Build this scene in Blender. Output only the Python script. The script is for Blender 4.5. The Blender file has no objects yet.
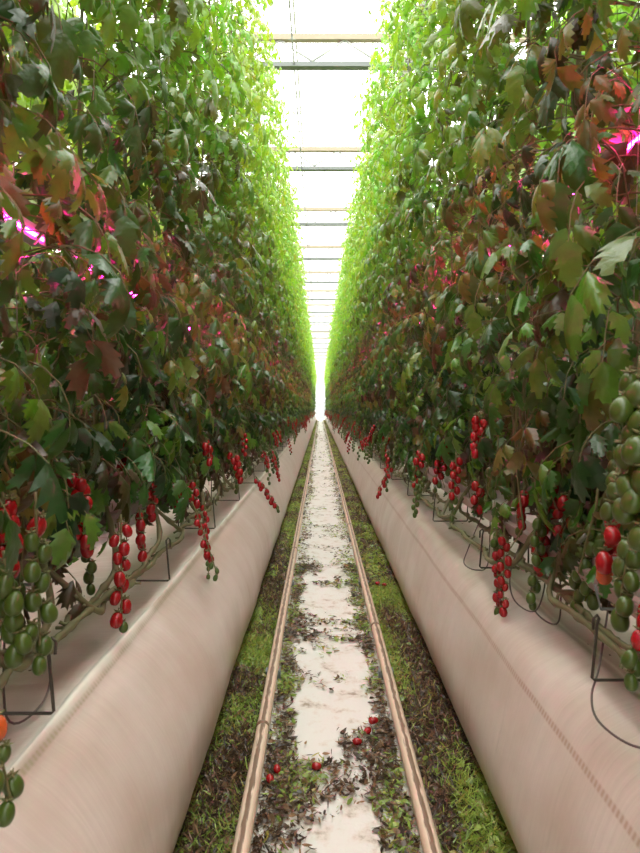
import bpy, math, random
import numpy as np
from mathutils import Vector, noise as mnoise
rnd = random.Random(7)
PI = math.pi
COL = bpy.context.scene.collection
CAMZ = 1.32
F = 600.0
LEN = 70.0

# ------------------------------------------------------------------ materials
def new_mat(name):
    m = bpy.data.materials.new(name); m.use_nodes = True
    nt = m.node_tree
    return m, nt, nt.nodes['Principled BSDF'], nt.nodes['Material Output']
def N(nt, typ, **kw):
    n = nt.nodes.new(typ)
    for k, v in kw.items(): setattr(n, k, v)
    return n
def plain(name, col, rough=.5, metal=0, noise_amt=.15, scale=20, col2=None):
    m, nt, b, o = new_mat(name)
    b.inputs['Roughness'].default_value = rough; b.inputs['Metallic'].default_value = metal
    tc = N(nt, 'ShaderNodeTexCoord'); no = N(nt, 'ShaderNodeTexNoise'); no.inputs['Scale'].default_value = scale
    no.inputs['Detail'].default_value = 5
    mx = N(nt, 'ShaderNodeMix', data_type='RGBA')
    c2 = col2 or tuple(c*(1-noise_amt*2) for c in col)
    mx.inputs[6].default_value = (*col, 1); mx.inputs[7].default_value = (*c2, 1)
    nt.links.new(tc.outputs['Object'], no.inputs['Vector']); nt.links.new(no.outputs['Fac'], mx.inputs[0])
    nt.links.new(mx.outputs[2], b.inputs['Base Color'])
    return m

def leaf_mat():
    m, nt, b, o = new_mat('leaf')
    at = N(nt, 'ShaderNodeAttribute', attribute_name='tint')
    tc = N(nt, 'ShaderNodeTexCoord'); no = N(nt, 'ShaderNodeTexNoise'); no.inputs['Scale'].default_value = 45
    no.inputs['Detail'].default_value = 3
    oi = N(nt, 'ShaderNodeObjectInfo')
    mr = N(nt, 'ShaderNodeMapRange'); mr.inputs[3].default_value = .7; mr.inputs[4].default_value = 1.3
    hs = N(nt, 'ShaderNodeHueSaturation'); 
    mo = N(nt, 'ShaderNodeMapRange'); mo.inputs[3].default_value = .485; mo.inputs[4].default_value = .515
    L = nt.links.new
    L(tc.outputs['Object'], no.inputs['Vector']); L(no.outputs['Fac'], mr.inputs[0])
    L(oi.outputs['Random'], mo.inputs[0]); L(mo.outputs[0], hs.inputs['Hue'])
    L(mr.outputs[0], hs.inputs['Value']); L(at.outputs['Color'], hs.inputs['Color'])
    L(hs.outputs[0], b.inputs['Base Color'])
    b.inputs['Roughness'].default_value = .3
    b.inputs['Specular IOR Level'].default_value = .55
    tr = N(nt, 'ShaderNodeBsdfTranslucent')
    g = N(nt, 'ShaderNodeMix', data_type='RGBA', blend_type='MULTIPLY'); g.inputs[0].default_value = 1
    g.inputs[7].default_value = (1.7, 1.65, 1.0, 1)
    L(hs.outputs[0], g.inputs[6]); L(g.outputs[2], tr.inputs['Color'])
    ms = N(nt, 'ShaderNodeMixShader'); ms.inputs[0].default_value = .36
    L(b.outputs[0], ms.inputs[1]); L(tr.outputs[0], ms.inputs[2]); L(ms.outputs[0], o.inputs['Surface'])
    bp = N(nt, 'ShaderNodeBump'); bp.inputs['Strength'].default_value = .35; bp.inputs['Distance'].default_value = .01
    L(no.outputs['Fac'], bp.inputs['Height']); L(bp.outputs[0], b.inputs['Normal'])
    return m

def film_mat(seam_v, seam_col, name, ridge_hl_v=None, ridge_hl_w=.02, ridge_hl=.8):
    m, nt, b, o = new_mat(name)
    L = nt.links.new
    uv = N(nt, 'ShaderNodeUVMap'); sp = N(nt, 'ShaderNodeSeparateXYZ'); L(uv.outputs[0], sp.inputs[0])   # u = metres along, v = metres round
    cb = N(nt, 'ShaderNodeCombineXYZ')
    a = N(nt, 'ShaderNodeMath', operation='MULTIPLY'); a.inputs[1].default_value = 120; L(sp.outputs[0], a.inputs[0])
    c = N(nt, 'ShaderNodeMath', operation='MULTIPLY'); c.inputs[1].default_value = 2.2; L(sp.outputs[1], c.inputs[0])
    
    sk = N(nt, 'ShaderNodeTexNoise'); sk.inputs['Scale'].default_value = 2.2; sk.inputs['Detail'].default_value = 2; L(uv.outputs[0], sk.inputs['Vector'])
    sa = N(nt, 'ShaderNodeMath', operation='MULTIPLY_ADD'); sa.inputs[1].default_value = 9; L(sk.outputs['Fac'], sa.inputs[0]); L(a.outputs[0], sa.inputs[2])
    L(sa.outputs[0], cb.inputs[0]); L(c.outputs[0], cb.inputs[1])
    n1 = N(nt, 'ShaderNodeTexNoise'); n1.inputs['Scale'].default_value = 1.0; n1.inputs['Detail'].default_value = 4; n1.inputs['Distortion'].default_value = .25
    L(cb.outputs[0], n1.inputs['Vector'])
    n2 = N(nt, 'ShaderNodeTexNoise'); n2.inputs['Scale'].default_value = 3.5; n2.inputs['Detail'].default_value = 6
    L(uv.outputs[0], n2.inputs['Vector'])
    r1 = N(nt, 'ShaderNodeValToRGB'); r1.color_ramp.elements[0].position = .32; r1.color_ramp.elements[1].position = .62
    r1.color_ramp.elements[0].color = (.57, .50, .445, 1); r1.color_ramp.elements[1].color = (.61, .54, .485, 1)
    L(n1.outputs['Fac'], r1.inputs[0])
    r2 = N(nt, 'ShaderNodeValToRGB'); r2.color_ramp.elements[0].position = .3; r2.color_ramp.elements[1].position = .7
    r2.color_ramp.elements[0].color = (.8, .74, .68, 1); r2.color_ramp.elements[1].color = (1, 1, 1, 1)
    L(n2.outputs['Fac'], r2.inputs[0])
    mu = N(nt, 'ShaderNodeMix', data_type='RGBA', blend_type='MULTIPLY'); mu.inputs[0].default_value = 1
    L(r1.outputs[0], mu.inputs[6]); L(r2.outputs[0], mu.inputs[7])
    # stitched seam: narrow band of dashes
    d = N(nt, 'ShaderNodeMath', operation='SUBTRACT'); d.inputs[1].default_value = seam_v; L(sp.outputs[1], d.inputs[0])
    ab = N(nt, 'ShaderNodeMath', operation='ABSOLUTE'); L(d.outputs[0], ab.inputs[0])
    ls = N(nt, 'ShaderNodeMapRange'); ls.inputs[1].default_value = .005; ls.inputs[2].default_value = .011; ls.inputs[3].default_value = 1; ls.inputs[4].default_value = 0
    L(ab.outputs[0], ls.inputs[0])
    w = N(nt, 'ShaderNodeMath', operation='SINE'); ww = N(nt, 'ShaderNodeMath', operation='MULTIPLY'); ww.inputs[1].default_value = 2*PI/.016
    L(sp.outputs[0], ww.inputs[0]); L(ww.outputs[0], w.inputs[0])
    wm = N(nt, 'ShaderNodeMapRange'); wm.inputs[1].default_value = -1; wm.inputs[2].default_value = 1; wm.inputs[3].default_value = .25; wm.inputs[4].default_value = .75; L(w.outputs[0], wm.inputs[0])
    mm = N(nt, 'ShaderNodeMath', operation='MULTIPLY'); L(ls.outputs[0], mm.inputs[0]); L(wm.outputs[0], mm.inputs[1])
    mx = N(nt, 'ShaderNodeMix', data_type='RGBA'); mx.inputs[7].default_value = (*seam_col, 1)
    L(mm.outputs[0], mx.inputs[0]); L(mu.outputs[2], mx.inputs[6]); 
    e_ = N(nt, 'ShaderNodeMath', operation='MULTIPLY_ADD'); e_.inputs[1].default_value = .05; e_.inputs[2].default_value = -.025-ridge_hl_v; L(n2.outputs['Fac'], e_.inputs[0])  # ridge highlight painted into the film colour as a pale, wavering band
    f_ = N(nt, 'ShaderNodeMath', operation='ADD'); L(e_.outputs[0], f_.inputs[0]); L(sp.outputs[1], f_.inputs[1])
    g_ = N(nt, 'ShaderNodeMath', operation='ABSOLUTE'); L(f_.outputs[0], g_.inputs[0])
    h_ = N(nt, 'ShaderNodeMapRange'); h_.inputs[1].default_value = 0; h_.inputs[2].default_value = ridge_hl_w; h_.inputs[3].default_value = ridge_hl; h_.inputs[4].default_value = 0; L(g_.outputs[0], h_.inputs[0])
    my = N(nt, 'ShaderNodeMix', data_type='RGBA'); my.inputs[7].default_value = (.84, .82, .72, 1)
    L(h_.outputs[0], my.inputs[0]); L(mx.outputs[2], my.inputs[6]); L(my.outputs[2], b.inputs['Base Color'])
    b.inputs['Roughness'].default_value = .3; b.inputs['Specular IOR Level'].default_value = .55
    n3 = N(nt, 'ShaderNodeTexNoise'); n3.inputs['Scale'].default_value = 1.0; n3.inputs['Detail'].default_value = 3; n3.inputs['Distortion'].default_value = .6
    cb3 = N(nt, 'ShaderNodeVectorMath', operation='MULTIPLY'); cb3.inputs[1].default_value = (7, 1.2, 1)
    L(uv.outputs[0], cb3.inputs[0]); L(cb3.outputs[0], n3.inputs['Vector'])
    bp = N(nt, 'ShaderNodeBump'); bp.inputs['Strength'].default_value = .5; bp.inputs['Distance'].default_value = .002
    bq = N(nt, 'ShaderNodeBump'); bq.inputs['Strength'].default_value = .45; bq.inputs['Distance'].default_value = .02
    L(n3.outputs['Fac'], bq.inputs['Height']); L(n1.outputs['Fac'], bp.inputs['Height'])
    L(bq.outputs[0], bp.inputs['Normal']); L(bp.outputs[0], b.inputs['Normal'])
    return m

def floor_mat():
    m, nt, b, o = new_mat('white_ground_cloth'); L = nt.links.new
    tc = N(nt, 'ShaderNodeTexCoord')
    n = N(nt, 'ShaderNodeTexNoise'); n.inputs['Scale'].default_value = 9; n.inputs['Detail'].default_value = 8; n.inputs['Roughness'].default_value = .65
    L(tc.outputs['Object'], n.inputs['Vector'])
    r = N(nt, 'ShaderNodeValToRGB'); e = r.color_ramp.elements
    e[0].position = .33; e[0].color = (.30, .24, .18, 1); e[1].position = .50; e[1].color = (.66, .64, .60, 1)
    x = e.new(.42); x.color = (.62, .56, .5, 1)
    L(n.outputs['Fac'], r.inputs[0]); L(r.outputs[0], b.inputs['Base Color'])
    b.inputs['Roughness'].default_value = .6
    wv = N(nt, 'ShaderNodeTexNoise'); wv.inputs['Scale'].default_value = 60; L(tc.outputs['Object'], wv.inputs['Vector'])
    bp = N(nt, 'ShaderNodeBump'); bp.inputs['Strength'].default_value = .3; bp.inputs['Distance'].default_value = .005
    L(wv.outputs['Fac'], bp.inputs['Height']); L(bp.outputs[0], b.inputs['Normal'])
    return m

def mound_mat():
    m, nt, b, o = new_mat('rotting_litter'); L = nt.links.new
    tc = N(nt, 'ShaderNodeTexCoord')
    n = N(nt, 'ShaderNodeTexNoise'); n.inputs['Scale'].default_value = 5; n.inputs['Detail'].default_value = 9; n.inputs['Roughness'].default_value = .75
    L(tc.outputs['Object'], n.inputs['Vector'])
    r = N(nt, 'ShaderNodeValToRGB'); e = r.color_ramp.elements
    e[0].position = .3; e[0].color = (.035, .022, .014, 1); e[1].position = .7; e[1].color = (.12, .15, .03, 1)
    x = e.new(.5); x.color = (.09, .055, .03, 1)
    L(n.outputs['Fac'], r.inputs[0]); L(r.outputs[0], b.inputs['Base Color']); b.inputs['Roughness'].default_value = .85
    return m

def rail_mat():
    m, nt, b, o = new_mat('painted_pipe'); L = nt.links.new
    uv = N(nt, 'ShaderNodeUVMap'); sp = N(nt, 'ShaderNodeSeparateXYZ'); L(uv.outputs[0], sp.inputs[0])  # v = angle, 0 at the top
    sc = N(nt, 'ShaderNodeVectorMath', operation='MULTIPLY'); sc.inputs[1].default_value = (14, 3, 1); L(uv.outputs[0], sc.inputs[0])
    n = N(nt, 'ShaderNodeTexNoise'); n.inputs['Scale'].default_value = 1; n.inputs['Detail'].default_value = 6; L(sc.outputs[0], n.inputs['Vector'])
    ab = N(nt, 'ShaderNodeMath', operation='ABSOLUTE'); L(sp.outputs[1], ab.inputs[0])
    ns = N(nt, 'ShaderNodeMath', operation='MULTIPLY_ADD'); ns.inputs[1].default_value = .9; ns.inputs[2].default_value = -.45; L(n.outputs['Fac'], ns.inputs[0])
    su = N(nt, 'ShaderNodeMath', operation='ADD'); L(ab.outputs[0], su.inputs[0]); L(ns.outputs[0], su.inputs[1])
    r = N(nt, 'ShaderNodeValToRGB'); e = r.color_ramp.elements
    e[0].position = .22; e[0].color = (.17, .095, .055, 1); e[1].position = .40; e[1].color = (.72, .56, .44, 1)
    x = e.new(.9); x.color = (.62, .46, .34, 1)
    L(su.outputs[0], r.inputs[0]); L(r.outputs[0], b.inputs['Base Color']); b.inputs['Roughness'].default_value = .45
    return m

def glass_mat():
    m, nt, b, o = new_mat('greenhouse_glass'); L = nt.links.new
    t = N(nt, 'ShaderNodeBsdfTransparent'); t.inputs[0].default_value = (.96, .98, .97, 1)
    g = N(nt, 'ShaderNodeBsdfGlossy'); g.inputs['Roughness'].default_value = .1
    s = N(nt, 'ShaderNodeMixShader'); s.inputs[0].default_value = .05
    L(t.outputs[0], s.inputs[1]); L(g.outputs[0], s.inputs[2]); L(s.outputs[0], o.inputs['Surface'])
    return m

def emit_mat(name, col, st):
    m, nt, b, o = new_mat(name)
    e = N(nt, 'ShaderNodeEmission'); e.inputs[0].default_value = (*col, 1); e.inputs[1].default_value = st
    nt.links.new(e.outputs[0], o.inputs['Surface']); return m

M = dict(
    leaf=leaf_mat(), floor=floor_mat(), mound=mound_mat(), rail=rail_mat(), glass=glass_mat(),
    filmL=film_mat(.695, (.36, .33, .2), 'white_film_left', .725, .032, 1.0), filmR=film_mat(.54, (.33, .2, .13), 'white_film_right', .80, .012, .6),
    stem=plain('green_stem', (.15, .17, .05), .6, scale=30, col2=(.13, .085, .04)),
    vine=plain('woody_vine', (.17, .18, .07), .6, scale=40, col2=(.12, .09, .05)),
    red=plain('ripe_tomato', (.40, .007, .010), .25, scale=12, col2=(.22, .006, .007)),
    orange=plain('turning_tomato', (.62, .06, .015), .25, scale=25, col2=(.35, .12, .02)),
    green=plain('green_tomato', (.085, .125, .016), .28, scale=15, col2=(.04, .075, .01)),
    wire=plain('steel_wire', (.09, .075, .06), .45, .6),
    tube=plain('drip_tube_plastic', (.12, .08, .07), .45),
    twine=plain('white_twine', (.6, .5, .45), .8),
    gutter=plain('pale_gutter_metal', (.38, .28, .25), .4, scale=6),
    gutter_dark=plain('dark_gutter_metal', (.17, .12, .10), .5, scale=6),  # darker tone for the left gutter
    slab=plain('substrate_bag', (.62, .56, .52), .5, scale=6),
    steel=plain('grey_steel', (.20, .22, .21), .5, .2, scale=3),
    cream=plain('cream_steel', (.42, .35, .25), .6, scale=3),
    pale=plain('pale_steel', (.7, .7, .68), .5),
    dark=plain('grey_pipe', (.45, .45, .43), .5),
    lamp=plain('lamp_housing', (.6, .6, .6), .4),
    led=emit_mat('pink_led', (1.0, .01, .24), 190.0),
    bright=plain('clean_wall', (.7, .7, .68), .6),
    door=plain('grey_door', (.3, .32, .33), .5),
)

# ------------------------------------------------------------------ helpers
def tag(o, label=None, cat=None, group=None, kind=None):
    if label: o['label'] = label
    if cat: o['category'] = cat
    if group: o['group'] = group
    if kind: o['kind'] = kind
    return o
def link(name, me, parent=None, loc=(0, 0, 0)):
    o = bpy.data.objects.new(name, me); COL.objects.link(o); o.location = loc
    if parent: o.parent = parent
    return o
def empty(name, loc, **k):
    o = link(name, None, None, loc); o.empty_display_size = .1; return tag(o, **k)

class MB:
    def __init__(s): s.v = []; s.f = []; s.m = []; s.uv = {}
    def box(s, c, d, mi=0):
        b = len(s.v); x, y, z = c; a, e, g = d[0]/2, d[1]/2, d[2]/2
        s.v += [(x-a,y-e,z-g),(x+a,y-e,z-g),(x+a,y+e,z-g),(x-a,y+e,z-g),(x-a,y-e,z+g),(x+a,y-e,z+g),(x+a,y+e,z+g),(x-a,y+e,z+g)]
        for q in ((0,3,2,1),(4,5,6,7),(0,1,5,4),(1,2,6,5),(2,3,7,6),(3,0,4,7)):
            s.f.append(tuple(b+i for i in q)); s.m.append(mi)
    def tube(s, pts, r, n=6, mi=0, cap=True):
        pts = [Vector(p) for p in pts]; R = r if hasattr(r, '__len__') else [r]*len(pts)
        base = len(s.v); up = Vector((0.13, .21, .97))
        t0 = (pts[1]-pts[0]).normalized()
        if abs(t0.dot(up.normalized())) > .95: up = Vector((1, .1, 0))
        u = t0.cross(up).normalized()
        for i, p in enumerate(pts):
            t = (pts[min(i+1, len(pts)-1)]-pts[max(i-1, 0)])
            t = t.normalized() if t.length > 1e-9 else t0
            u = (u - t*u.dot(t)).normalized(); w = t.cross(u)
            for k in range(n):
                a = 2*PI*k/n; q = p+(u*math.cos(a)+w*math.sin(a))*R[i]; s.v.append(tuple(q))
        for i in range(len(pts)-1):
            for k in range(n):
                a = base+i*n+k; b_ = base+i*n+(k+1) % n
                s.f.append((a, b_, b_+n, a+n)); s.m.append(mi)
        if cap:
            s.f.append(tuple(base+k for k in reversed(range(n)))); s.m.append(mi)
            e = base+(len(pts)-1)*n; s.f.append(tuple(e+k for k in range(n))); s.m.append(mi)
    def ellipsoid(s, c, rx, rz, n=10, m=7, mi=0, axis=None, bump=0):
        # plum shape, long axis = axis
        ax = Vector(axis or (0, 0, 1)).normalized(); u = ax.cross(Vector((.3, .9, .1))).normalized(); w = ax.cross(u); c = Vector(c)
        base = len(s.v); s.v.append(tuple(c+ax*rz))
        for j in range(1, m):
            ph = PI*j/m
            for k in range(n):
                a = 2*PI*k/n; rr = rx*math.sin(ph)**.85*(1+bump*math.cos(ph))
                s.v.append(tuple(c+ax*rz*math.cos(ph)+(u*math.cos(a)+w*math.sin(a))*rr))
        s.v.append(tuple(c-ax*rz)); last = len(s.v)-1
        for k in range(n):
            s.f.append((base, base+1+k, base+1+(k+1) % n)); s.m.append(mi)
            e = base+1+(m-2)*n; s.f.append((last, e+(k+1) % n, e+k)); s.m.append(mi)
        for j in range(m-2):
            for k in range(n):
                a = base+1+j*n+k; b_ = base+1+j*n+(k+1) % n
                s.f.append((a, a+n, b_+n, b_)); s.m.append(mi)
    def mesh(s, name, mats, smooth=True):
        me = bpy.data.meshes.new(name); me.from_pydata(s.v, [], s.f)
        for m in (mats if isinstance(mats, (list, tuple)) else [mats]): me.materials.append(m)
        me.polygons.foreach_set('material_index', s.m)
        me.polygons.foreach_set('use_smooth', [smooth]*len(s.f)); me.update(); return me
    def build(s, name, mats, parent=None, loc=(0, 0, 0), smooth=True):
        return link(name, s.mesh(name, mats, smooth), parent, loc)

# ------------------------------------------------------------------ leaves
# leaflet template: mid rib + inner + jagged outer columns (unit length along y)
def leaflet_template(seed):
    r = random.Random(seed)
    ys = [0, .10, .22, .34, .46, .58, .70, .82, .92, 1.0]
    w = [.03, .22, .38, .25, .41, .24, .30, .14, .10, 0]
    fy = [0, .02, .07, -.04, .11, -.03, .11, -.03, .07, 0]
    V = []; Fc = []
    idx = []
    for i, y in enumerate(ys):
        row = []
        if i == len(ys)-1: V.append((0, 1.0, 0)); idx.append([len(V)-1]*5); continue
        for s_ in (-1, -.5, 0, .5, 1):
            ww = w[i]*(1+r.uniform(-.22, .22)); x = s_*ww
            V.append((x, y+abs(s_)*fy[i], 0)); row.append(len(V)-1)
        idx.append(row)
    for i in range(len(ys)-1):
        for k in range(4):
            a, b, c, d = idx[i][k], idx[i][k+1], idx[i+1][k+1], idx[i+1][k]
            Fc.append((a, b, c) if c == d else (a, b, c, d))
    return np.array(V), Fc
TPL = [leaflet_template(i) for i in range(4)]

class Leaves:
    def __init__(s, seed):
        s.r = random.Random(seed); s.V = []; s.F = []; s.C = []; s.n = 0; s.stem = MB()
    def leaflet(s, p, d, nrm, L, col, curl=None, fold=None):
        r = s.r; T, Fc = r.choice(TPL)
        curl = r.uniform(.2, 1.6) if curl is None else curl
        fold = r.uniform(-.1, 1.1) if fold is None else fold
        x = T[:, 0]*r.uniform(.6, 1.0); y = T[:, 1]
        ang = curl*y
        yy = np.where(ang > 1e-4, np.sin(ang)/max(curl, 1e-4), y); zz = -(1-np.cos(ang))/max(curl, 1e-4)
        ph = r.uniform(0, 6)
        zz = zz - np.abs(x)*fold + .035*np.sin(y*13+ph)*np.sign(x)*np.abs(x)*4*.5
        d = Vector(d).normalized(); nrm = Vector(nrm); nrm = (nrm-d*nrm.dot(d))
        if nrm.length < 1e-3: nrm = d.orthogonal()
        nrm.normalize(); xx = d.cross(nrm)
        A = np.array([xx, d, nrm])
        P = (np.stack([x, yy, zz], 1)*L) @ A + np.array(p)
        s.V.append(P); s.F += [tuple(i+s.n for i in f) for f in Fc]; s.n += len(P)
        c = np.empty((len(P), 4)); c[:] = (*col, 1); s.C.append(c)
    def compound(s, p, az, L, col, size, el=.5, droop=1.8, pairs=3):
        r = s.r; pts = [Vector(p)]; n = 6
        for i in range(n):
            e = el-droop*(i/(n-1))**1.1; az += r.uniform(-.12, .12)
            pts.append(pts[-1]+Vector((math.cos(az)*math.cos(e), math.sin(az)*math.cos(e), math.sin(e)))*L/n)
        s.stem.tube(pts, [.0035*size/.09*(1-.1*i) for i in range(n+1)], 3, cap=False)
        def at(t):
            k = min(int(t*n), n-1); return pts[k].lerp(pts[k+1], t*n-k), (pts[k+1]-pts[k]).normalized()
        for j in range(pairs):
            t = .38+.5*j/max(pairs-1, 1)+r.uniform(-.03, .03)
            q, tg = at(min(t, .97))
            side = tg.cross(Vector((0, 0, 1)))
            if side.length < .1: side = Vector((math.sin(az), -math.cos(az), 0))
            side.normalize(); up = side.cross(tg)
            for sg in (-1, 1):
                d = side*sg*1.0+tg*r.uniform(.2, .9)+Vector((0, 0, -r.uniform(.05, 1.1)))
                nn = up+Vector((r.uniform(-.5, .5), r.uniform(-.5, .5), r.uniform(0, .6)))
                k = size*r.uniform(.7, 1.25)*(1 if j else .75)
                s.leaflet(q+d.normalized()*.012, d, nn, k, [c*r.uniform(.8, 1.2) for c in col])
        q, tg = at(.99)
        s.leaflet(q, tg+Vector((0, 0, -.3)), Vector((math.cos(az), math.sin(az), .6)), size*1.25, col)
    def mesh(s, name):
        sv = s.stem; V = np.concatenate(s.V+([np.array(sv.v)] if sv.v else []))
        F_ = s.F+[tuple(i+s.n for i in f) for f in sv.f]
        me = bpy.data.meshes.new(name)
        cnt = np.array([len(f) for f in F_]); flat = np.fromiter((i for f in F_ for i in f), dtype=np.int32)
        me.vertices.add(len(V)); me.vertices.foreach_set('co', V.astype(np.float32).ravel())
        me.loops.add(len(flat)); me.loops.foreach_set('vertex_index', flat)
        me.polygons.add(len(F_)); st = np.concatenate([[0], np.cumsum(cnt)[:-1]]).astype(np.int32)
        me.polygons.foreach_set('loop_start', st)
        me.materials.append(M['leaf']); me.materials.append(M['stem'])
        me.polygons.foreach_set('material_index', np.array([0]*len(s.F)+[1]*len(sv.f), dtype=np.int32))
        me.polygons.foreach_set('use_smooth', np.ones(len(F_), dtype=bool))
        me.update(calc_edges=True); me.validate()
        a = me.color_attributes.new('tint', 'FLOAT_COLOR', 'POINT')
        C = np.concatenate(s.C+([np.tile((.15, .2, .05, 1), (len(sv.v), 1))] if sv.v else []))
        a.data.foreach_set('color', C.astype(np.float32).ravel()); return me

def sstep(a, b, x):
    t = max(0, min(1, (x-a)/(b-a))); return t*t*(3-2*t)
def lerp3(a, b, t): return tuple(a[i]+(b[i]-a[i])*t for i in range(3))
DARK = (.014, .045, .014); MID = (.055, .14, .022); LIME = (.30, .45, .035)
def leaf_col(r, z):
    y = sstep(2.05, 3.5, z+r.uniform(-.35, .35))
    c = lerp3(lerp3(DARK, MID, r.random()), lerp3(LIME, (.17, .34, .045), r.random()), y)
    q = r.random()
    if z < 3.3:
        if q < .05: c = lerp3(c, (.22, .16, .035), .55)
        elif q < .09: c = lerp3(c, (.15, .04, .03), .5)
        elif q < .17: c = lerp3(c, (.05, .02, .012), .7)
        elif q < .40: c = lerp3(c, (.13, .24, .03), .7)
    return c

BASE_Z = .92
def foliage_variant(seed):
    lv = Leaves(seed); r = lv.r
    n = 195
    for i in range(n):
        z = 1.08+3.89*((i+r.random())/n)**1.03
        topf = sstep(4.5, 5.1, z)
        if r.random() < topf*.5: continue
        az = r.gauss(0, 1.25) if r.random() < .72 else r.uniform(-PI, PI)
        s_ = r.uniform(.058, .105)*(1-.35*sstep(3.0, 4.6, z))
        L = r.uniform(.24, .42)*(1-.2*topf)
        low = 1-sstep(1.1, 1.6, z)
        el = r.uniform(.1, .9); dr = r.uniform(1.3, 2.4)-.5*sstep(3.2, 4.6, z)
        if low > .5: L *= .8
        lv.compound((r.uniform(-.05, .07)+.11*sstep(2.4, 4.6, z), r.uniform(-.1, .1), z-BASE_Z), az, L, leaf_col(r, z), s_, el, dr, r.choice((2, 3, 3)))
    for i in range(26):
        z = r.uniform(.90, 1.35); az = r.choice((0, PI))+r.gauss(0, .8)
        c = leaf_col(r, z) if r.random() < .6 else (.08, .05, .03)
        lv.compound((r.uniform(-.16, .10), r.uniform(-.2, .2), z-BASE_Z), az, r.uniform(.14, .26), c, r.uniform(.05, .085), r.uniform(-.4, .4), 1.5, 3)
    for i in range(14):                                       # bare dry stalks
        p = Vector((r.uniform(-.15, .16), r.uniform(-.2, .2), 1.32-BASE_Z)); pp = [p]
        for k in range(5): pp.append(pp[-1]+Vector((r.uniform(-.03, .03), r.uniform(-.05, .05), -r.uniform(.06, .115))))
        lv.stem.tube(pp, [.0045, .004, .004, .0035, .003, .002], 4, cap=False)
    # growing tip
    for i in range(6):
        lv.compound((.1+r.uniform(-.03, .03), r.uniform(-.04, .04), 4.85+.06*i-BASE_Z), r.uniform(-PI, PI), .2, LIME, .055, 1.1, 1.6, 2)
    return lv.mesh('foliage')
FOL = [foliage_variant(100+i) for i in range(9)]

def stem_variant(seed):
    r = random.Random(seed); mb = MB()
    ln = r.uniform(.7, 1.3); sg = 1
    path = []
    x0 = r.uniform(.10, .19); z0 = r.uniform(.735, .79)-BASE_Z
    pts = [(-.02, -ln-.12, .0), (.05, -ln-.05, .02), (x0, -ln+.06, z0+.02)]
    k = 8
    for i in range(1, k): pts.append((x0+r.uniform(-.02, .02), -ln+.06+(ln-.2)*i/k, z0+r.uniform(-.006, .012)))
    pts += [(x0-.01, -.10, z0+.04), (x0-.04, -.03, z0+.13), (.06, 0, z0+.32), (.03, .01, .5), (0, 0, .8), (.01, 0, 1.6), (.05, .01, 2.4), (.09, 0, 3.3), (.1, 0, 4.0)]
    # resample with Catmull-Rom
    P = [Vector(p) for p in pts]; out = []; rad = []
    for i in range(len(P)-1):
        a, b, c, d = P[max(i-1, 0)], P[i], P[i+1], P[min(i+2, len(P)-1)]
        m = max(3, int((c-b).length/.03)) if c.z < .6 else max(3, int((c-b).length/.1))
        for j in range(m):
            t = j/m
            out.append(.5*((2*b)+(c-a)*t+(2*a-5*b+4*c-d)*t*t+(3*b-a-3*c+d)*t**3))
    for i, p in enumerate(out):
        rad.append((.0085 if p.z < .6 else .0062)*(1+r.uniform(-.12, .12)+(.45 if i % 4 == 0 else 0)))
    mb.tube(out, rad, 7)
    for i in range(4, len(out)-2, 4):                          # leaf scars and stubs
        if out[i].z > .9: break
        d = Vector((r.uniform(-1, 1), r.uniform(-.6, .6), r.uniform(-.8, .8))).normalized()
        mb.tube([out[i], out[i]+d*.022, out[i]+d*.03], [.006, .0045, .005], 5)
    return mb.mesh('stem', M['vine'])
STEM = [stem_variant(i) for i in range(5)]

def string_mesh():
    mb = MB(); mb.tube([(.01, .012, .1), (.012, -.01, 1.2), (.06, .012, 2.6), (.02, 0, 4.3)], .0016, 4)
    return mb.mesh('support_string', M['twine'])
STRING = string_mesh()

# ------------------------------------------------------------------ tomatoes
def tomato_mesh(mat, seed, plump=1.0):
    r = random.Random(seed); mb = MB()
    mb.ellipsoid((0, 0, -.019), .0135*plump, .0185, 12, 9, 0, bump=-.06)
    for k in range(5):
        a = 2*PI*k/5+r.uniform(-.2, .2); c, s_ = math.cos(a), math.sin(a)
        mb.tube([(0, 0, .0005), (c*.006, s_*.006, .0015), (c*.012, s_*.012, .004)], [.002, .0022, .0004], 4, 1)
    mb.tube([(0, 0, -.001), (0, 0, .009)], .0013, 5, 1)
    return mb.mesh('tomato', [mat, M['stem']])
TOM = {c: [tomato_mesh(M[{'r': 'red', 'o': 'orange', 'g': 'green'}[c]], i, (1, 1.08)[i]) for i in range(2)] for c in 'rog'}

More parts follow.
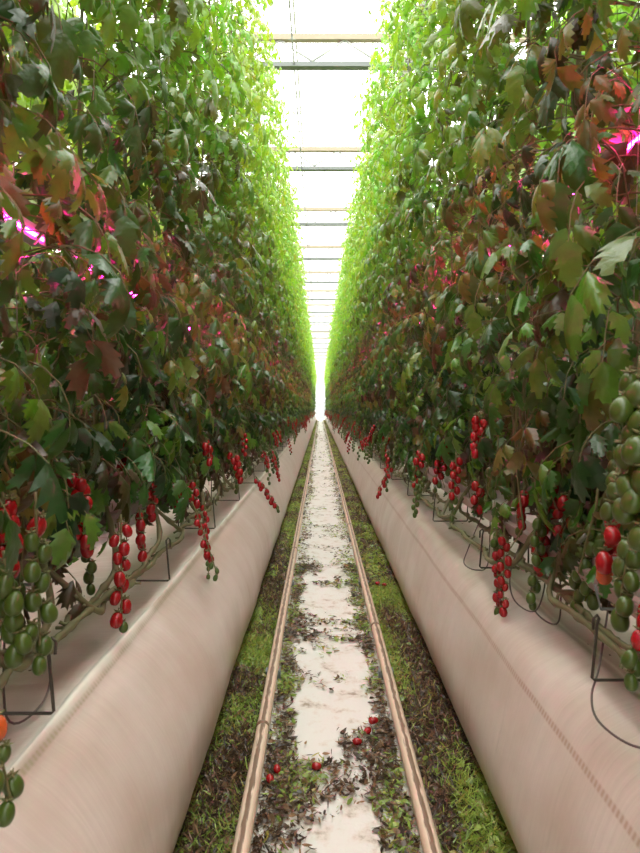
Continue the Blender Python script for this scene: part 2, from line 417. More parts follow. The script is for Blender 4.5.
def rachis(p0, p1, sag, n=12):
    p0, p1 = Vector(p0), Vector(p1); out = []
    mid = (p0+p1)/2+Vector(sag)
    for i in range(n+1):
        t = i/n; out.append(p0*(1-t)**2+mid*2*t*(1-t)+p1*t*t)
    return out
def truss_layout(pts, fruits, scale, r, start=.25, ranks=2):
    """positions for the fruit along the rachis, alternating sides"""
    n = len(fruits); res = []; ph = r.uniform(0, PI)
    for i, c in enumerate(fruits):
        t = start+(1-start)*(i+.4)/n; k = t*(len(pts)-1); j = min(int(k), len(pts)-2)
        q = pts[j].lerp(pts[j+1], k-j)
        a = ph+(PI*i if ranks == 2 else 2.4*i)+r.uniform(-.4, .4)
        off = Vector((math.cos(a), math.sin(a), 0))*(.0125*scale)
        if i == n-1: off *= .2
        res.append((q, q+off+Vector((0, 0, -.006)), c))
    return res
def near_truss(plant, p0, p1, fruits, scale=1.0, sag=(0, 0, .03), ranks=2, start=.25, r=rnd, label=None):
    """p0,p1 in world coordinates"""
    L0 = plant.location
    pts = [p-Vector(p0) for p in rachis(p0, p1, sag)]
    lay = truss_layout(pts, fruits, scale, r, start, ranks)
    mb = MB(); mb.tube(pts, [.0032]*3+[.0024]*(len(pts)-3), 6)
    for q, w, c in lay: mb.tube([q, (q+w)/2+Vector((0, 0, .004)), w+Vector((0, 0, .006*scale))], .0014, 5)
    me = mb.mesh('fruit_truss', M['stem'])
    o = link('fruit_truss', me, plant, Vector(p0)-L0)
    for q, w, c in lay:
        t = link('tomato', r.choice(TOM[c]), o, w)
        s_ = scale*r.uniform(.95, 1.2)*(.85 if c == 'g' and fruits[0] != 'g' else 1)
        t.scale = (s_, s_, s_); d = (w-q)
        t.rotation_euler = (-d.y*14+r.uniform(-.2, .2), d.x*-14+r.uniform(-.2, .2), r.uniform(0, 6))
        if c != fruits[0] or len(set(fruits)) > 1:
            t['label'] = {'r': 'ripe red tomato', 'o': 'half-ripe orange tomato', 'g': 'unripe green tomato'}[c]
    if label: o['label'] = label
    return o
def far_truss_mesh(seed):
    r = random.Random(seed); mb = MB()
    ln = r.uniform(.18, .34); pts = rachis((0, 0, 0), (r.uniform(.0, .10), r.uniform(-.05, .05), -ln), (.05, 0, .03), 7)
    mb.tube(pts, .003, 4, 2)
    n = r.choice((8, 10, 12)); ng = r.choice((1, 3, 4, n, n, n))
    fr = 'r'*(n-ng)+'g'*ng
    for q, w, c in truss_layout(pts, fr, 1.0, r, .2):
        mb.ellipsoid(w+Vector((0, 0, -.014)), .0135, .018, 7, 5, 0 if c == 'r' else 1)
    return mb.mesh('fruit_truss', [M['red'], M['green'], M['stem']])
FART = [far_truss_mesh(i) for i in range(10)]

# ------------------------------------------------------------------ setting
def structure(name, mb, mat, smooth=False): return tag(mb.build(name, mat, smooth=smooth), kind='structure')
mb = MB(); mb.box((0, 38, -.05), (18, 86, .1)); structure('floor', mb, M['floor'])

# roof: one gable bay above the aisle and its neighbours (ridge a little left of the aisle)
RX = -.45; EZ = 7.35; RZ = 8.2
mb = MB()
for k in (-2, -1, 0, 1, 2):
    for sg in (-1, 1):
        b = len(mb.v); x0 = RX+4*k; x1 = x0+2*sg
        mb.v += [(x0, -4, RZ), (x0, LEN+6, RZ), (x1, LEN+6, EZ), (x1, -4, EZ)]; mb.f.append((b, b+1, b+2, b+3)); mb.m.append(0)
structure('ceiling', mb, M['glass'])
mb = MB()
for k in (-1, 0, 1):
    x0 = RX+4*k
    mb.box((x0, LEN/2, RZ-.0), (.035, LEN+8, .06))
    for sg in (-1, 1):
        for j in range(60):
            y = .8+j*1.25; mb.tube([(x0, y, RZ-.01), (x0+2*sg, y, EZ-.01)], .009, 4, cap=False)
structure('trim_1', mb, M['pale'])
mb = MB()
for k in (-1, 0, 1, 2): mb.box((RX-2+4*k, LEN/2, EZ-.03), (.18, LEN+8, .1))
structure('trim_2', mb, M['pale'])
# far gable
mb = MB()
mb.box((0, LEN+5, .5), (18, .12, 1.0)); structure('wall_far', mb, M['bright'])
mb = MB()
b = len(mb.v); mb.v += [(-9, LEN+5, 1.0), (9, LEN+5, 1.0), (9, LEN+5, 8.2), (-9, LEN+5, 8.2)]; mb.f.append((b, b+1, b+2, b+3)); mb.m.append(0)
w = structure('window_1', mb, M['glass'])
mb = MB()
for i in range(10): mb.box((-9+2*i, LEN+5, 4.6), (.06, .08, 7.2))
for z in (1.0, 3.2, 5.4): mb.box((0, LEN+5, z), (18, .08, .07))
o = mb.build('window_frame', M['pale'], w, smooth=False)
mb = MB(); mb.box((.1, LEN+4.9, 1.05), (1.3, .08, 2.1)); d = structure('door_1', mb, M['door'])
mb = MB(); mb.tube([(.55, LEN+4.83, 1.0), (.55, LEN+4.83, 1.25)], .015, 6); mb.build('door_handle', M['steel'], d)

# roof trusses
def make_truss(y, label, grp):
    t = empty('roof_truss', (RX, y, 6.65), label=label, cat='roof truss', group=grp)
    mb = MB(); mb.box((0, 0, -.04), (9, .12, .07)); mb.build('bottom_chord', M['steel'], t, smooth=False)
    mb = MB(); mb.box((0, 0, .38), (9, .10, .085)); mb.build('top_chord', M['cream'], t, smooth=False)
    mb = MB()
    for i in range(-4, 4):
        x = i*1.0+.33
        mb.tube([(x, 0, .03), (x+.5, 0, .35)], .02, 5); mb.tube([(x+.5, 0, .35), (x+1.0, 0, .03)], .02, 5)
    mb.build('lattice', M['pale'], t)
    return t
ordn = ['first', 'second', 'third', 'fourth', 'fifth', 'sixth', 'seventh', 'eighth', 'ninth', 'tenth', 'eleventh', 'twelfth', 'thirteenth', 'fourteenth']
t0 = None
for i in range(16):
    y = 9.45+4.0*i
    lab = ('nearest pair of grey and cream roof beams crossing overhead' if i == 0 else
           ordn[i]+' roof truss from the camera, crossing above the aisle' if i < 5 else
           'small distant roof truss beyond the fifth one, crossing the aisle')
    if t0 is None: t0 = make_truss(y, lab, 'roof trusses over the aisle')
    else:
        c = t0.copy(); COL.objects.link(c); c.location.y = y; c['label'] = lab
        for ch in list(t0.children):
            k = ch.copy(); COL.objects.link(k); k.parent = c
# misting line
t = empty('misting_pipe', (-.40, 0, 6.62), label='thin dark misting pipe with small nozzles running along the roof', cat='pipe')
mb = MB(); mb.tube([(0, 2, 0), (0, 70, 0)], .012, 6); mb.build('pipe', M['dark'], t)
nm = None
for i in range(60):
    if nm is None:
        mb = MB(); mb.box((0, 0, -.015), (.03, .03, .05)); mb.tube([(-.055, 0, -.03), (0, 0, -.012), (.055, 0, -.03)], .007, 4); nm = mb.mesh('nozzle', M['dark'])
    link('nozzle', nm, t, (0, 6.6+.72*i, 0))
mb = MB()
for i in range(16): mb.tube([(0, 9.45+4*i, 0), (0, 9.45+4*i, .08)], .004, 4)
mb.build('hanger', M['dark'], t)

# ------------------------------------------------------------------ film covered banks
def film(side, prof, mat, name, label):
    # prof: (x out from the camera axis, z) from the aisle foot over to the far side
    P = [Vector((a, 0, b)) for a, b in prof]; out = []
    for i in range(len(P)-1):
        a, b, c, d = P[max(i-1, 0)], P[i], P[i+1], P[min(i+2, len(P)-1)]
        for j in range(5):
            t = j/5; out.append(.5*((2*b)+(c-a)*t+(2*a-5*b+4*c-d)*t*t+(3*b-a-3*c+d)*t**3))
    out.append(P[-1])
    vs = [0]
    for i in range(1, len(out)): vs.append(vs[-1]+(out[i]-out[i-1]).length)
    ys = []; y = -1.0
    while y < LEN: ys.append(y); y += .06 if y < 8 else (.2 if y < 20 else 1.0)
    nv = len(out); V = []; UV = []
    for y in ys:
        for k, p in enumerate(out):
            amp = .007*min(1, k/6)
            q = mnoise.noise(Vector((y*1.6+side*9, vs[k]*4, 3.1)))*amp*1.6+mnoise.noise(Vector((y*7, vs[k]*2.2, side*5)))*amp*.55
            nx = out[min(k+1, nv-1)]-out[max(k-1, 0)]; nn = Vector((-nx.z, 0, nx.x)).normalized()
            V.append((side*(p.x+nn.x*q), y, max(p.z+nn.z*q, 0.001))); UV.append((y, vs[k]))
    Fs = []
    for i in range(len(ys)-1):
        for k in range(nv-1):
            a = i*nv+k; f = (a, a+nv, a+nv+1, a+1)
            Fs.append(f if side < 0 else f[::-1])
    me = bpy.data.meshes.new(name); me.from_pydata(V, [], Fs); me.materials.append(mat)
    ul = me.uv_layers.new(name='UVMap')
    ul.data.foreach_set('uv', [c for f in Fs for i in f for c in UV[i]])
    me.polygons.foreach_set('use_smooth', [True]*len(Fs)); me.update()
    return tag(link(name, me), label, 'plastic film')
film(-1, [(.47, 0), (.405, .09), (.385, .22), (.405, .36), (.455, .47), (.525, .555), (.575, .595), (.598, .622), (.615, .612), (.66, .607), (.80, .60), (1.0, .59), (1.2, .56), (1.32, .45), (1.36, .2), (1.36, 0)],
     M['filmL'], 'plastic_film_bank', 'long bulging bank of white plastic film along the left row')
film(1, [(.61, 0), (.555, .08), (.53, .2), (.545, .34), (.575, .46), (.615, .55), (.68, .60), (.73, .622), (.76, .625), (.80, .605), (.95, .60), (1.2, .57), (1.36, .45), (1.4, .2), (1.4, 0)],
     M['filmR'], 'plastic_film_bank', 'long bulging bank of white plastic film along the right row')

# pipe rails
def rail(x, label):
    r_ = .0255; zc = .048; n = 20; ys = [-.8]
    while ys[-1] < LEN: ys.append(ys[-1]+(.25 if ys[-1] < 12 else 1.5))
    V = []; UV = []; Fs = []
    for y in ys:
        dx = mnoise.noise(Vector((y*.5, x*7, 0)))*.004
        for k in range(n+1):
            a = -PI+2*PI*k/n; V.append((math.sin(a)*r_+dx, y, math.cos(a)*r_)); UV.append((y, a))
    for i in range(len(ys)-1):
        for k in range(n): a = i*(n+1)+k; Fs.append((a, a+1, a+n+2, a+n+1))
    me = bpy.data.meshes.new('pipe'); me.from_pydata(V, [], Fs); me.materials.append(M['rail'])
    ul = me.uv_layers.new(name='UVMap'); ul.data.foreach_set('uv', [c for f in Fs for i in f for c in UV[i]])
    me.polygons.foreach_set('use_smooth', [True]*len(Fs)); me.update()
    t = empty('pipe_rail', (x, 0, zc), label=label, cat='rail'); link('pipe', me, t)
    off = 0 if x < 0 else 1.1
    sm = None
    for i in range(24):
        if sm is None:
            mb = MB(); mb.box((0, 0, -.036), (.075, .05, .022)); mb.box((-.032, 0, -.022), (.008, .05, .03)); mb.box((.032, 0, -.022), (.008, .05, .03)); sm = mb.mesh('rail_support', M['steel'], False)
        link('rail_support', sm, t, (0, 1.4+i*1.5, 0))
    cm = None
    for i in range(8):
        if cm is None:
            mb = MB(); mb.tube([(0, -.012, 0), (0, -.010, 0), (0, .010, 0), (0, .012, 0)], [.0255, .0275, .0275, .0255], 18); cm = mb.mesh('weld_joint', M['rail'])
        link('weld_joint', cm, t, (0, 2.35+off+i*3.0, 0))
rail(-.229, 'left rusty cream pipe rail on the aisle floor')
rail(.322, 'right rusty cream pipe rail on the aisle floor')

# gutters with hangers, growing bags
GX = {-1: .82, 1: .80}; GZ = {-1: .90, 1: .84}
for sd, nm_ in ((-1, 'left'), (1, 'right')):
    t = empty('growing_gutter', (sd*GX[sd], 0, GZ[sd]), label='pale metal growing gutter hung under the '+nm_+' row of vines', cat='gutter')
    pr = [(-.085, .055), (-.1, .05), (-.1, 0.045), (-.08, 0), (.08, 0), (.1, .045), (.1, .05), (.085, .055), (.07, .012), (-.07, .012)]
    mb = MB(); n = len(pr)
    for y in (-.5, LEN): mb.v += [(a, y, b) for a, b in pr]
    for k in range(n): mb.f.append((k, (k+1) % n, n+(k+1) % n, n+k)); mb.m.append(0)
    mb.f.append(tuple(range(n))[::-1]); mb.f.append(tuple(range(n, 2*n))); mb.m += [0, 0]
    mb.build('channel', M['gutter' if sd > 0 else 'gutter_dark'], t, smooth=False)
    hm = None
    for i in range(10):
        if hm is None:
            mb = MB(); mb.tube([(.13, 0, .04), (.13, 0, 5.8)], .004, 5); mb.tube([(.13, 0, .03), (.115, 0, -.01), (-.115, 0, -.01), (-.13, 0, .05)], .004, 5); hm = mb.mesh('hanger', M['steel'])
        link('hanger', hm, t, (0, 1.45+4*i, 0)).rotation_euler.z = 0 if sd > 0 else PI
    bm_ = None; b0 = None
    for i in range(14):
        if b0 is None:
            mb = MB(); mb.box((0, 0, .035), (.14, .94, .07)); b0 = mb.mesh('growing_bag', M['slab'], False)
        o = link('growing_bag', b0, None, (sd*GX[sd], .9+i*1.02, GZ[sd]+.013))
        tag(o, 'white growing bag lying in the '+nm_+' gutter among the stems', 'growing bag', 'growing bags in the '+nm_+' gutter')
    # top crop wire
    mb = MB(); mb.tube([(sd*(GX[sd]-.02), -1, 5.25), (sd*(GX[sd]-.02), LEN, 5.25)], .003, 5)
    tag(mb.build('crop_wire', M['steel']), 'steel crop wire above the '+nm_+' row that the strings hang from', 'wire')

# grow lamps inside the canopy
lm = None
for sd, nm_ in ((-1, 'left'), (1, 'right')):
    for i in range(14):
        y = .75+i*2.5
        t = empty('grow_lamp', (sd*(.88 if sd < 0 else .91), y, 1.85 if sd < 0 else 2.08), cat='lamp', group='pink grow lamps in the '+nm_+' row',
                  label='pink glowing grow lamp bar buried in the leaves of the '+nm_+' row')
        if lm is None:
            mb = MB(); mb.box((0, 0, 0), (.04, 2.3, .05)); a = mb.mesh('housing', M['lamp'], False)
            mb = MB(); mb.box((.0215, 0, -.008), (.003, 2.26, .011))
            b_ = mb.mesh('led_strip', M['led'], False)
            mb = MB(); mb.tube([(0, 0, .02), (0, 0, 3.1)], .0015, 4)
            c_ = mb.mesh('hanging_wire', M['wire']); lm = (a, b_, c_)
        link('housing', lm[0], t)
        for a_ in (0, PI): link('led_strip', lm[1], t).rotation_euler.z = a_
        for yy in (-1, 1): link('hanging_wire', lm[2], t, (0, yy, 0))

# ------------------------------------------------------------------ the two rows of vines
plants = {-1: [], 1: []}
SP = .46
NP = 142
for sd, nm_ in ((-1, 'left'), (1, 'right')):
    for i in range(NP):
        y = .62+SP*(i-8)+rnd.uniform(-.06, .06)
        vis = i
        x = sd*((.80 if sd < 0 else .865)+rnd.uniform(-.03, .03))
        j = i-8
        if j < 0: lab = 'tomato vine of the %s row added unseen behind the viewpoint to block light' % nm_  # unseen vines, added behind the camera to cut light on the near film
        elif j < len(ordn): lab = '%s tomato vine from the camera in the %s row' % (('nearest' if j == 0 else ordn[j]), nm_)
        else: lab = 'tomato vine far down the %s row, beyond the fourteenth from the camera' % nm_
        if j == 0: lab = 'nearest tomato vine in the %s row, at the picture edge' % nm_
        p = empty('tomato_vine', (x, y, BASE_Z), label=lab, cat='plant', group='tomato vines in the %s row' % nm_)
        f = link('foliage', FOL[rnd.randrange(len(FOL))], p); f.rotation_euler.z = (0 if sd < 0 else PI)+rnd.uniform(-.25, .25)
        f.scale = (1, 1, rnd.uniform(.97, 1.03))
        s_ = link('stem', STEM[rnd.randrange(5)], p); s_.rotation_euler.z = 0 if sd < 0 else PI
        if 8 <= i < 48:
            g = link('support_string', STRING, p, (sd*-.02, .03, 0))
        plants[sd].append(p)
def nearest(sd, y): return min(plants[sd], key=lambda p: abs(p.location.y-y))
def P(sd, X, px, py):
    """point on the vertical plane |x| = X seen at photo position (px, py)"""
    d = F*X/abs(px-320.2); return Vector((sd*X, d, CAMZ-(py-408)*d/F))
def T(sd, X, a, b, fr, sc=1.0, X2=None, **k):
    p0 = P(sd, X, *a); d = p0.y; X2 = X2 or X
    # keep the fruit in the cross plane of its start
    p1 = Vector(((b[0]-320.2)*d/F, d, CAMZ-(b[1]-408)*d/F))
    near_truss(nearest(sd, d), p0+Vector((sd*.02, 0, .015)), p1, fr, sc, **k)
# left row
T(-1, .52, (45, 500), (37, 665), 'rggggggggg', 1.15, start=.12)
T(-1, .56, (12, 560), (14, 650), 'ggggggggg', 1.1, start=.1)
T(-1, .50, (-12, 700), (6, 815), 'oggggg', 1.05)
T(-1, .60, (12, 500), (5, 560), 'rrrrrrr', 1.2, start=.05)
T(-1, .62, (85, 470), (84, 545), 'rrrrrrrrrrr', 1.15, start=.05, ranks=3)
T(-1, .66, (95, 530), (88, 590), 'gggggg', 1.0, start=.1)
T(-1, .56, (127, 520), (120, 628), 'rrrrrrrrrrg', 1.1, start=.06)
T(-1, .64, (155, 470), (152, 515), 'rrrrrrr', 1.1, start=.05)
T(-1, .66, (122, 440), (122, 475), 'rrrrrr', 1.1, start=.05)
T(-1, .60, (144, 512), (143, 555), 'rrrrrr', 1.0, start=.05)
T(-1, .52, (196, 505), (217, 578), 'rrrrrrrrrggg', .82, start=.15)
T(-1, .50, (208, 498), (208, 578), 'rrrrrrrrrggg', .78, start=.1)
T(-1, .60, (192, 482), (197, 502), 'rrrrr', 1.1, start=.05)
T(-1, .62, (178, 485), (176, 505), 'rrrr', 1.1, start=.05)
T(-1, .42, (258, 478), (279, 510), 'rrrrrrrrrrgg', .95, start=.05, ranks=3, sag=(0, 0, .02))
T(-1, .46, (236, 452), (241, 478), 'rrrrrrrr', 1.1, start=.05)
T(-1, .44, (274, 455), (280, 480), 'rrrrrrrr', 1.0, start=.05)
T(-1, .55, (210, 440), (210, 460), 'rrrrrr', 1.0, start=.05)
# right row
T(1, .62, (492, 525), (500, 612), 'gggrrrrrrrrg', .9, start=.1)
T(1, .62, (500, 530), (505, 612), 'rrrrrrrrrrr', .85, start=.1)
T(1, .68, (540, 515), (533, 605), 'rrrrrrrgggg', 1.05, start=.1)
T(1, .70, (572, 515), (580, 606), 'ggggggggg', 1.1, start=.05)
T(1, .72, (590, 520), (594, 600), 'gggggggg', 1.1, start=.05)
T(1, .60, (610, 470), (608, 570), 'ggggrrrro', 1.15, start=.03)
T(1, .58, (625, 540), (622, 615), 'ggggggg', 1.1, start=.05)
T(1, .57, (645, 600), (633, 680), 'rrrrgggg', 1.05, start=.1)
T(1, .50, (628, 365), (626, 500), 'ggggggggggggggg', 1.15, start=.02, ranks=3)
T(1, .50, (640, 410), (645, 530), 'gggggggggggg', 1.15, start=.02, ranks=3)
T(1, .74, (548, 480), (548, 540), 'rrrrrrr', 1.1, start=.05)
T(1, .72, (565, 495), (562, 540), 'rrrrrr', 1.1, start=.05)
T(1, .56, (452, 455), (453, 518), 'rrrrrrrrgggg', .95, start=.05)
T(1, .60, (475, 415), (476, 450), 'rrrrrrrr', 1.1, start=.05)
T(1, .60, (437, 455), (436, 490), 'rrrrrrgg', 1.0, start=.05)
T(1, .50, (392, 462), (377, 496), 'rrrrrrrrr', .9, start=.2, ranks=3)
T(1, .48, (385, 450), (387, 490), 'rrrrrggggg', .9, start=.1)
T(1, .50, (418, 450), (414, 478), 'rrrrggg', 1.0, start=.05)
T(1, .66, (520, 490), (520, 530), 'rrrrrrg', 1.0, start=.05)
T(1, .64, (475, 480), (478, 510), 'rrrr', 1.1, start=.05)
# procedural trusses on every vine
for sd in (-1, 1):
    for i, p in enumerate(plants[sd]):
        y = p.location.y; r = random.Random(1000*sd+i)
        if .5 < y < 7.5:
            for k in range(1):
                X = r.uniform(.64, .8); z = r.uniform(1.08, 1.28); yy = y+r.uniform(-.2, .2); ln = r.uniform(.16, .3)
                ng = r.choice((2, 3, 8, 8)); fr = 'r'*(9-ng if ng < 8 else 0)+'g'*ng
                near_truss(p, (sd*X, yy, z), (sd*(X-r.uniform(0, .05)), yy+r.uniform(-.05, .05), z-ln), fr, 1.05, start=.1, r=r)
        if y > 2.5:
            for k in range(2 if y > 5 else 1):
                X = r.uniform(.5, .74); z = r.uniform(.98, 1.22) if X > .55 else r.uniform(.9, 1.0)
                o = link('fruit_truss', FART[r.randrange(10)], p, (sd*X-p.location.x, r.uniform(-.2, .2), z-BASE_Z))
                o.rotation_euler.z = (0 if sd < 0 else PI)+r.uniform(-.6, .6)

# ------------------------------------------------------------------ wire hooks under the gutters
def hook_mesh(left):
    mb = MB()   # local x = towards the aisle, origin on the gutter front edge underside
    pts = ([(-.13, 0, .056), (-.06, 0, .02), (-.05, 0, 0)] if left else [(-.05, 0, 0)])+[(-.05, 0, -.145), (-.045, 0, -.15), (.135, 0, -.15), (.14, 0, -.145), (.13, .0, -.02), (.128, .004, -.005), (.134, .008, .004), (.142, .008, -.004), (.142, .006, -.03)]
    mb.tube(pts, .0034, 6); return mb.mesh('stem_hook', M['wire'])
HM = {-1: hook_mesh(True), 1: hook_mesh(False)}
for sd, nm_, x0, d0, dz in ((-1, 'left', -.715, 1.21, .945), (1, 'right', .765, 1.36, .97)):
    for i in range(22):
        o = link('stem_hook', HM[sd], None, (sd*(abs(x0)-(0 if sd > 0 else .03)), d0+i*dz, .845)); o.rotation_euler.z = 0 if sd < 0 else PI
        lab = ('nearest bent wire stem hook under the %s gutter' % nm_ if i == 0 else '%s bent wire stem hook from the camera under the %s gutter' % (ordn[i], nm_) if i < 6 else
               'distant bent wire stem hook under the %s gutter, beyond the sixth' % nm_)
        tag(o, lab, 'hook', 'wire stem hooks under the %s gutter' % nm_)

# drip tubes
def drip(pts, lab):
    Pn = [Vector(p) for p in pts]; out = []
    for i in range(len(Pn)-1):
        a, b, c, d = Pn[max(i-1, 0)], Pn[i], Pn[i+1], Pn[min(i+2, len(Pn)-1)]
        for j in range(8):
            t = j/8; out.append(.5*((2*b)+(c-a)*t+(2*a-5*b+4*c-d)*t*t+(3*b-a-3*c+d)*t**3))
    out.append(Pn[-1]); mb = MB(); mb.tube(out, .0028, 5)
    tag(mb.build('drip_tube', M['tube']), lab, 'tube', 'thin drip tubes by the rows')
drip([(.76, 1.55, .86), (.68, 1.44, .70), (.625, 1.36, .66), (.60, 1.27, .645), (.64, 1.20, .632), (.71, 1.20, .64), (.78, 1.3, .70), (.80, 1.42, .86)], 'thin drip tube looping onto the film beside the nearest right hook')
drip([(.76, 1.95, .86), (.69, 1.93, .76), (.68, 1.88, .68), (.73, 1.84, .65), (.77, 1.9, .70), (.79, 1.98, .86)], 'thin curled drip tube hanging below green tomatoes on the right')
drip([(.76, 2.2, .86), (.69, 2.15, .74), (.67, 2.06, .66), (.72, 1.99, .64), (.78, 2.06, .72), (.8, 2.12, .86)], 'thin curled drip tube behind the second right hook')
drip([(.76, 2.75, .86), (.67, 2.7, .68), (.63, 2.6, .64), (.66, 2.5, .64), (.72, 2.55, .66), (.77, 2.7, .86)], 'thin curled drip tube before the third right hook')
drip([(-.72, 1.5, .86), (-.66, 1.45, .70), (-.64, 1.36, .64), (-.69, 1.3, .64), (-.73, 1.38, .86)], 'thin curled drip tube under the left gutter')

# ------------------------------------------------------------------ neighbouring rows, one mass of leaves each
for sd, nm_ in ((-1, 'left'), (1, 'right')):
    lv = Leaves(50+sd); r = lv.r
    for i in range(23000):
        y = -3+36*r.random()**1.3; z = r.uniform(.15, 1.6) if r.random() < .4 else r.uniform(1.4, 5.1); x = sd*(2.05+r.uniform(0, .5))
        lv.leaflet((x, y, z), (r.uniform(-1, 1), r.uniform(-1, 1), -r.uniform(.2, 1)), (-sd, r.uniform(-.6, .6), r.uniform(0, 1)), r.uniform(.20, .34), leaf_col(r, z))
    o = link('vine_foliage', lv.mesh('vine_foliage'))
    tag(o, 'leafy mass of the next crop row, glimpsed behind the %s row' % nm_, 'foliage', kind='stuff')

# ------------------------------------------------------------------ litter on the floor
def bits(name, label, pieces, extra=None, mat=None):
    V = []; Fs = []; C = []
    if extra: V, Fs, C = extra
    for (x, y, z, az, L, w, curl, tilt, col) in pieces:
        b = len(V); ca, sa = math.cos(az), math.sin(az)
        for k, t in enumerate((-.5, -.17, .17, .5)):
            ww = w*(.35, 1, .8, .15)[k]; zz = z+curl*(t*t*4-1)*L*.25+tilt*t*L+.004+abs(curl)*L*.25+abs(tilt)*L*.5
            for s_ in (-1, 1):
                dx = t*L; dy = s_*ww/2
                V.append((x+ca*dx-sa*dy, y+sa*dx+ca*dy, zz+s_*ww*.25)); C.append((*col, 1))
        for k in range(3): a = b+2*k; Fs.append((a, a+1, a+3, a+2))
    me = bpy.data.meshes.new(name); me.from_pydata(V, [], Fs)
    me.materials.append(M['leaf']); me.materials.append(M['mound'])
    a = me.color_attributes.new('tint', 'FLOAT_COLOR', 'POINT'); a.data.foreach_set('color', [c for q in C for c in q])
    ne = len(extra_f) if extra else 0
    if extra: me.polygons.foreach_set('material_index', [1]*ne+[0]*(len(Fs)-ne))
    me.update(); return tag(link(name, me), label, 'leaf litter', kind='stuff')
def bcol(r, green):
    if r.random() < green:
        return lerp3((.14, .24, .04), (.34, .46, .10), r.random()) if r.random() < .8 else (.33, .30, .07)
    return lerp3((.035, .022, .014), (.30, .18, .10), r.random()**2)
def strip(xa, xb, name, label, seed):
    global extra_f
    r = random.Random(seed); V = []; Fs = []; C = []
    ys = [-.6]
    while ys[-1] < LEN: ys.append(ys[-1]+(.03 if ys[-1] < 9 else .3))
    nx = 9
    def hgt(x, y, t): return max(.002, (.018+.016*mnoise.noise(Vector((x*14, y*9, seed)))+.012*mnoise.noise(Vector((x*50, y*40, seed))))*math.sin(PI*min(max(t, 0.02), .98))**.4)
    for y in ys:
        for k in range(nx):
            t = k/(nx-1); x = xa+(xb-xa)*t
            V.append((x, y, hgt(x, y, t))); C.append((.1, .1, .05, 1))
    for i in range(len(ys)-1):
        for k in range(nx-1): a = i*nx+k; Fs.append((a, a+1, a+nx+1, a+nx))
    extra_f = list(Fs)
    pc = []
    def put(n, y0, y1, s0, s1):
        for _ in range(n):
            y = y0+(y1-y0)*r.random(); t = r.random(); x = xa+(xb-xa)*t
            g = .55+1.6*mnoise.noise(Vector((x*5, y*2.3, seed*3.3))); g = min(.97, max(.12, g))
            grass = r.random() < .75
            L = r.uniform(s0, s1); w = L*(.12 if grass else .4)
            pc.append((x, y, hgt(x, y, t), r.uniform(0, 6.3), L, w, r.uniform(-.6, .9), r.uniform(-1.0, 1.0) if grass else r.uniform(-.3, .3), bcol(r, g)))
    put(17000, 1.3, 4.5, .012, .042); put(3500, 4.5, 10, .03, .06); put(2600, 10, 24, .04, .08); put(1500, 24, 60, .06, .12)
    bits(name, label, pc, (V, Fs, C))
strip(-.44, -.262, 'leaf_litter', 'green and brown leaf litter between the left rail and film', 5)
strip(.352, .585, 'leaf_litter', 'green and brown leaf litter between the right rail and film', 6)
# centre strip
r = random.Random(9); pc = []
y = 1.3
def dens(x, y):
    u = (x-.047)/.25                                # -1..1 across the cloth
    e = sstep(.42, 1.0, abs(u-.0))*1.0
    n = mnoise.noise(Vector((x*4+3, y*3.1, 1.7)))*.9+.45*mnoise.noise(Vector((x*11, y*12, 4)))
    d = e*1.0+n-.12-(.0 if u > 0 else 0)
    d += .75*math.exp(-((y-2.12)/.17)**2)*(1 if u < .3 else .9)+.5*math.exp(-((y-2.35)/.1)**2)*(u > .1)    # heavy brown heap near the camera
    d += .35*math.exp(-((y-5.2)/.15)**2)+.3*math.exp(-((y-6.3)/.2)**2)
    return d
for n, y0, y1, s0, s1 in ((38000, 1.35, 5, .008, .04), (12000, 5, 12, .015, .04), (5000, 12, 30, .03, .07), (1800, 30, 62, .05, .1)):
    for _ in range(n):
        x = r.uniform(-.20, .295); y = r.uniform(y0, y1); dd = dens(x, y)
        if r.random() < dd:
            L = r.uniform(s0, s1); g = .12+.9*mnoise.noise(Vector((x*6, y*3, 8)))+(.2 if y > 2.7 else 0)
            pc.append((x, y, r.uniform(0, .008), r.uniform(0, 6.3), L, L*r.choice((.1, .16, .25, .4)), r.uniform(-.5, .7), r.uniform(-.25, .25), bcol(r, min(.8, max(.04, g)))))
bits('leaf_litter', 'dead brown leaves scattered on white ground cloth between the rails', pc)
# flecks on the film
pc = []
for _ in range(60):
    sd = r.choice((-1, 1)); y = 1.0+6*r.random()**1.5; x = sd*r.uniform(.72, .95)
    pc.append((x, y, .618 if sd < 0 else .615, r.uniform(0, 6), r.uniform(.006, .016), .004, .3, .1, (.06, .035, .02)))
bits('leaf_crumb', 'tiny dark crumbs of dry leaf lying on top of the film', pc)

# cloth overlap seam
mb = MB(); yy = 3.45; Vp = []
n = 24
for k in range(n+1):
    x = -.24+.57*k/n; q = yy+.02*mnoise.noise(Vector((x*9, 2, 2)))
    mb.v += [(x, q, .001), (x, q+.003, .007), (x, q+.05, .006), (x, q+.5, .002)]
for k in range(n):
    for j in range(3): a = 4*k+j; mb.f.append((a, a+4, a+5, a+1)); mb.m.append(0)
tag(mb.build('ground_cloth', M['floor']), 'raised overlapping edge of white ground cloth across the aisle', 'ground cloth')

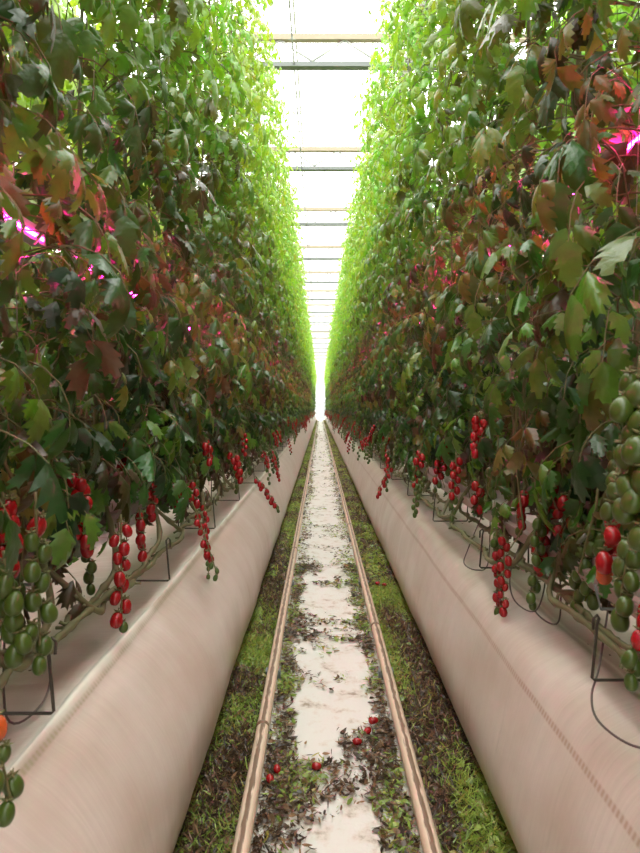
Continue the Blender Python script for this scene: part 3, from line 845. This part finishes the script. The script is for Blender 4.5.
# fallen tomatoes
for (px, py, lab) in ((371, 724, 'squashed red tomato fallen beside right rail, farthest of the near group'), (379, 725, 'red tomato fallen touching the right rail'),
                      (366, 739, 'red tomato fallen on brown litter below the pair by the right rail'), (363, 748, 'red tomato fallen nearest camera in the group by the right rail'),
                      (322, 774, 'red tomato fallen in the middle of the aisle'), (271, 790, 'bright red tomato fallen beside the left rail'), (276, 773, 'dark red tomato half hidden in litter by the left rail'),
                      (373, 588, 'left one of two red tomatoes fallen just outside the right rail'), (380, 589, 'right one of two red tomatoes fallen just outside the right rail')):
    d = F*(CAMZ-.02)/(py-408); x = (px-320.2)*d/F
    o = link('fallen_tomato', TOM['r'][0], None, (x, d, .024)); o.rotation_euler = (PI/2, 0, rnd.uniform(0, 6))
    if py == 588 or py == 589: o.location.x += .02; o.location.z += .02
    tag(o, lab, 'tomato', 'fallen tomatoes on the floor')

# ------------------------------------------------------------------ light
w = bpy.data.worlds.new('overcast'); bpy.context.scene.world = w; w.use_nodes = True
nt = w.node_tree; bg = nt.nodes['Background']
tc = nt.nodes.new('ShaderNodeTexCoord'); sp = nt.nodes.new('ShaderNodeSeparateXYZ'); nt.links.new(tc.outputs['Generated'], sp.inputs[0])
mr = nt.nodes.new('ShaderNodeMapRange'); mr.inputs[1].default_value = 0; mr.inputs[2].default_value = 1; mr.inputs[3].default_value = .13; mr.inputs[4].default_value = 1
nt.links.new(sp.outputs[2], mr.inputs[0])
mc = nt.nodes.new('ShaderNodeVectorMath'); mc.operation = 'SCALE'; mc.inputs[0].default_value = (1.0, .985, .95)
nt.links.new(mr.outputs[0], mc.inputs['Scale']); nt.links.new(mc.outputs[0], bg.inputs[0]); bg.inputs[1].default_value = 9.6

# ------------------------------------------------------------------ camera
cd = bpy.data.cameras.new('camera'); cam = bpy.data.objects.new('camera', cd); COL.objects.link(cam)
cd.sensor_fit = 'HORIZONTAL'; cd.sensor_width = 36; cd.lens = 36*F/640
cam.location = (0, 0, CAMZ); cam.rotation_euler = (PI/2-math.atan(18.5/F), 0, 0)
cd.clip_start = .05; cd.clip_end = 300
cd.dof.use_dof = True; cd.dof.focus_distance = 3.2; cd.dof.aperture_fstop = 9
sc = bpy.context.scene; sc.camera = cam
sc.view_settings.view_transform = 'Standard'; sc.view_settings.look = 'None'; sc.view_settings.gamma = 1
sc.view_settings.exposure = 0.0
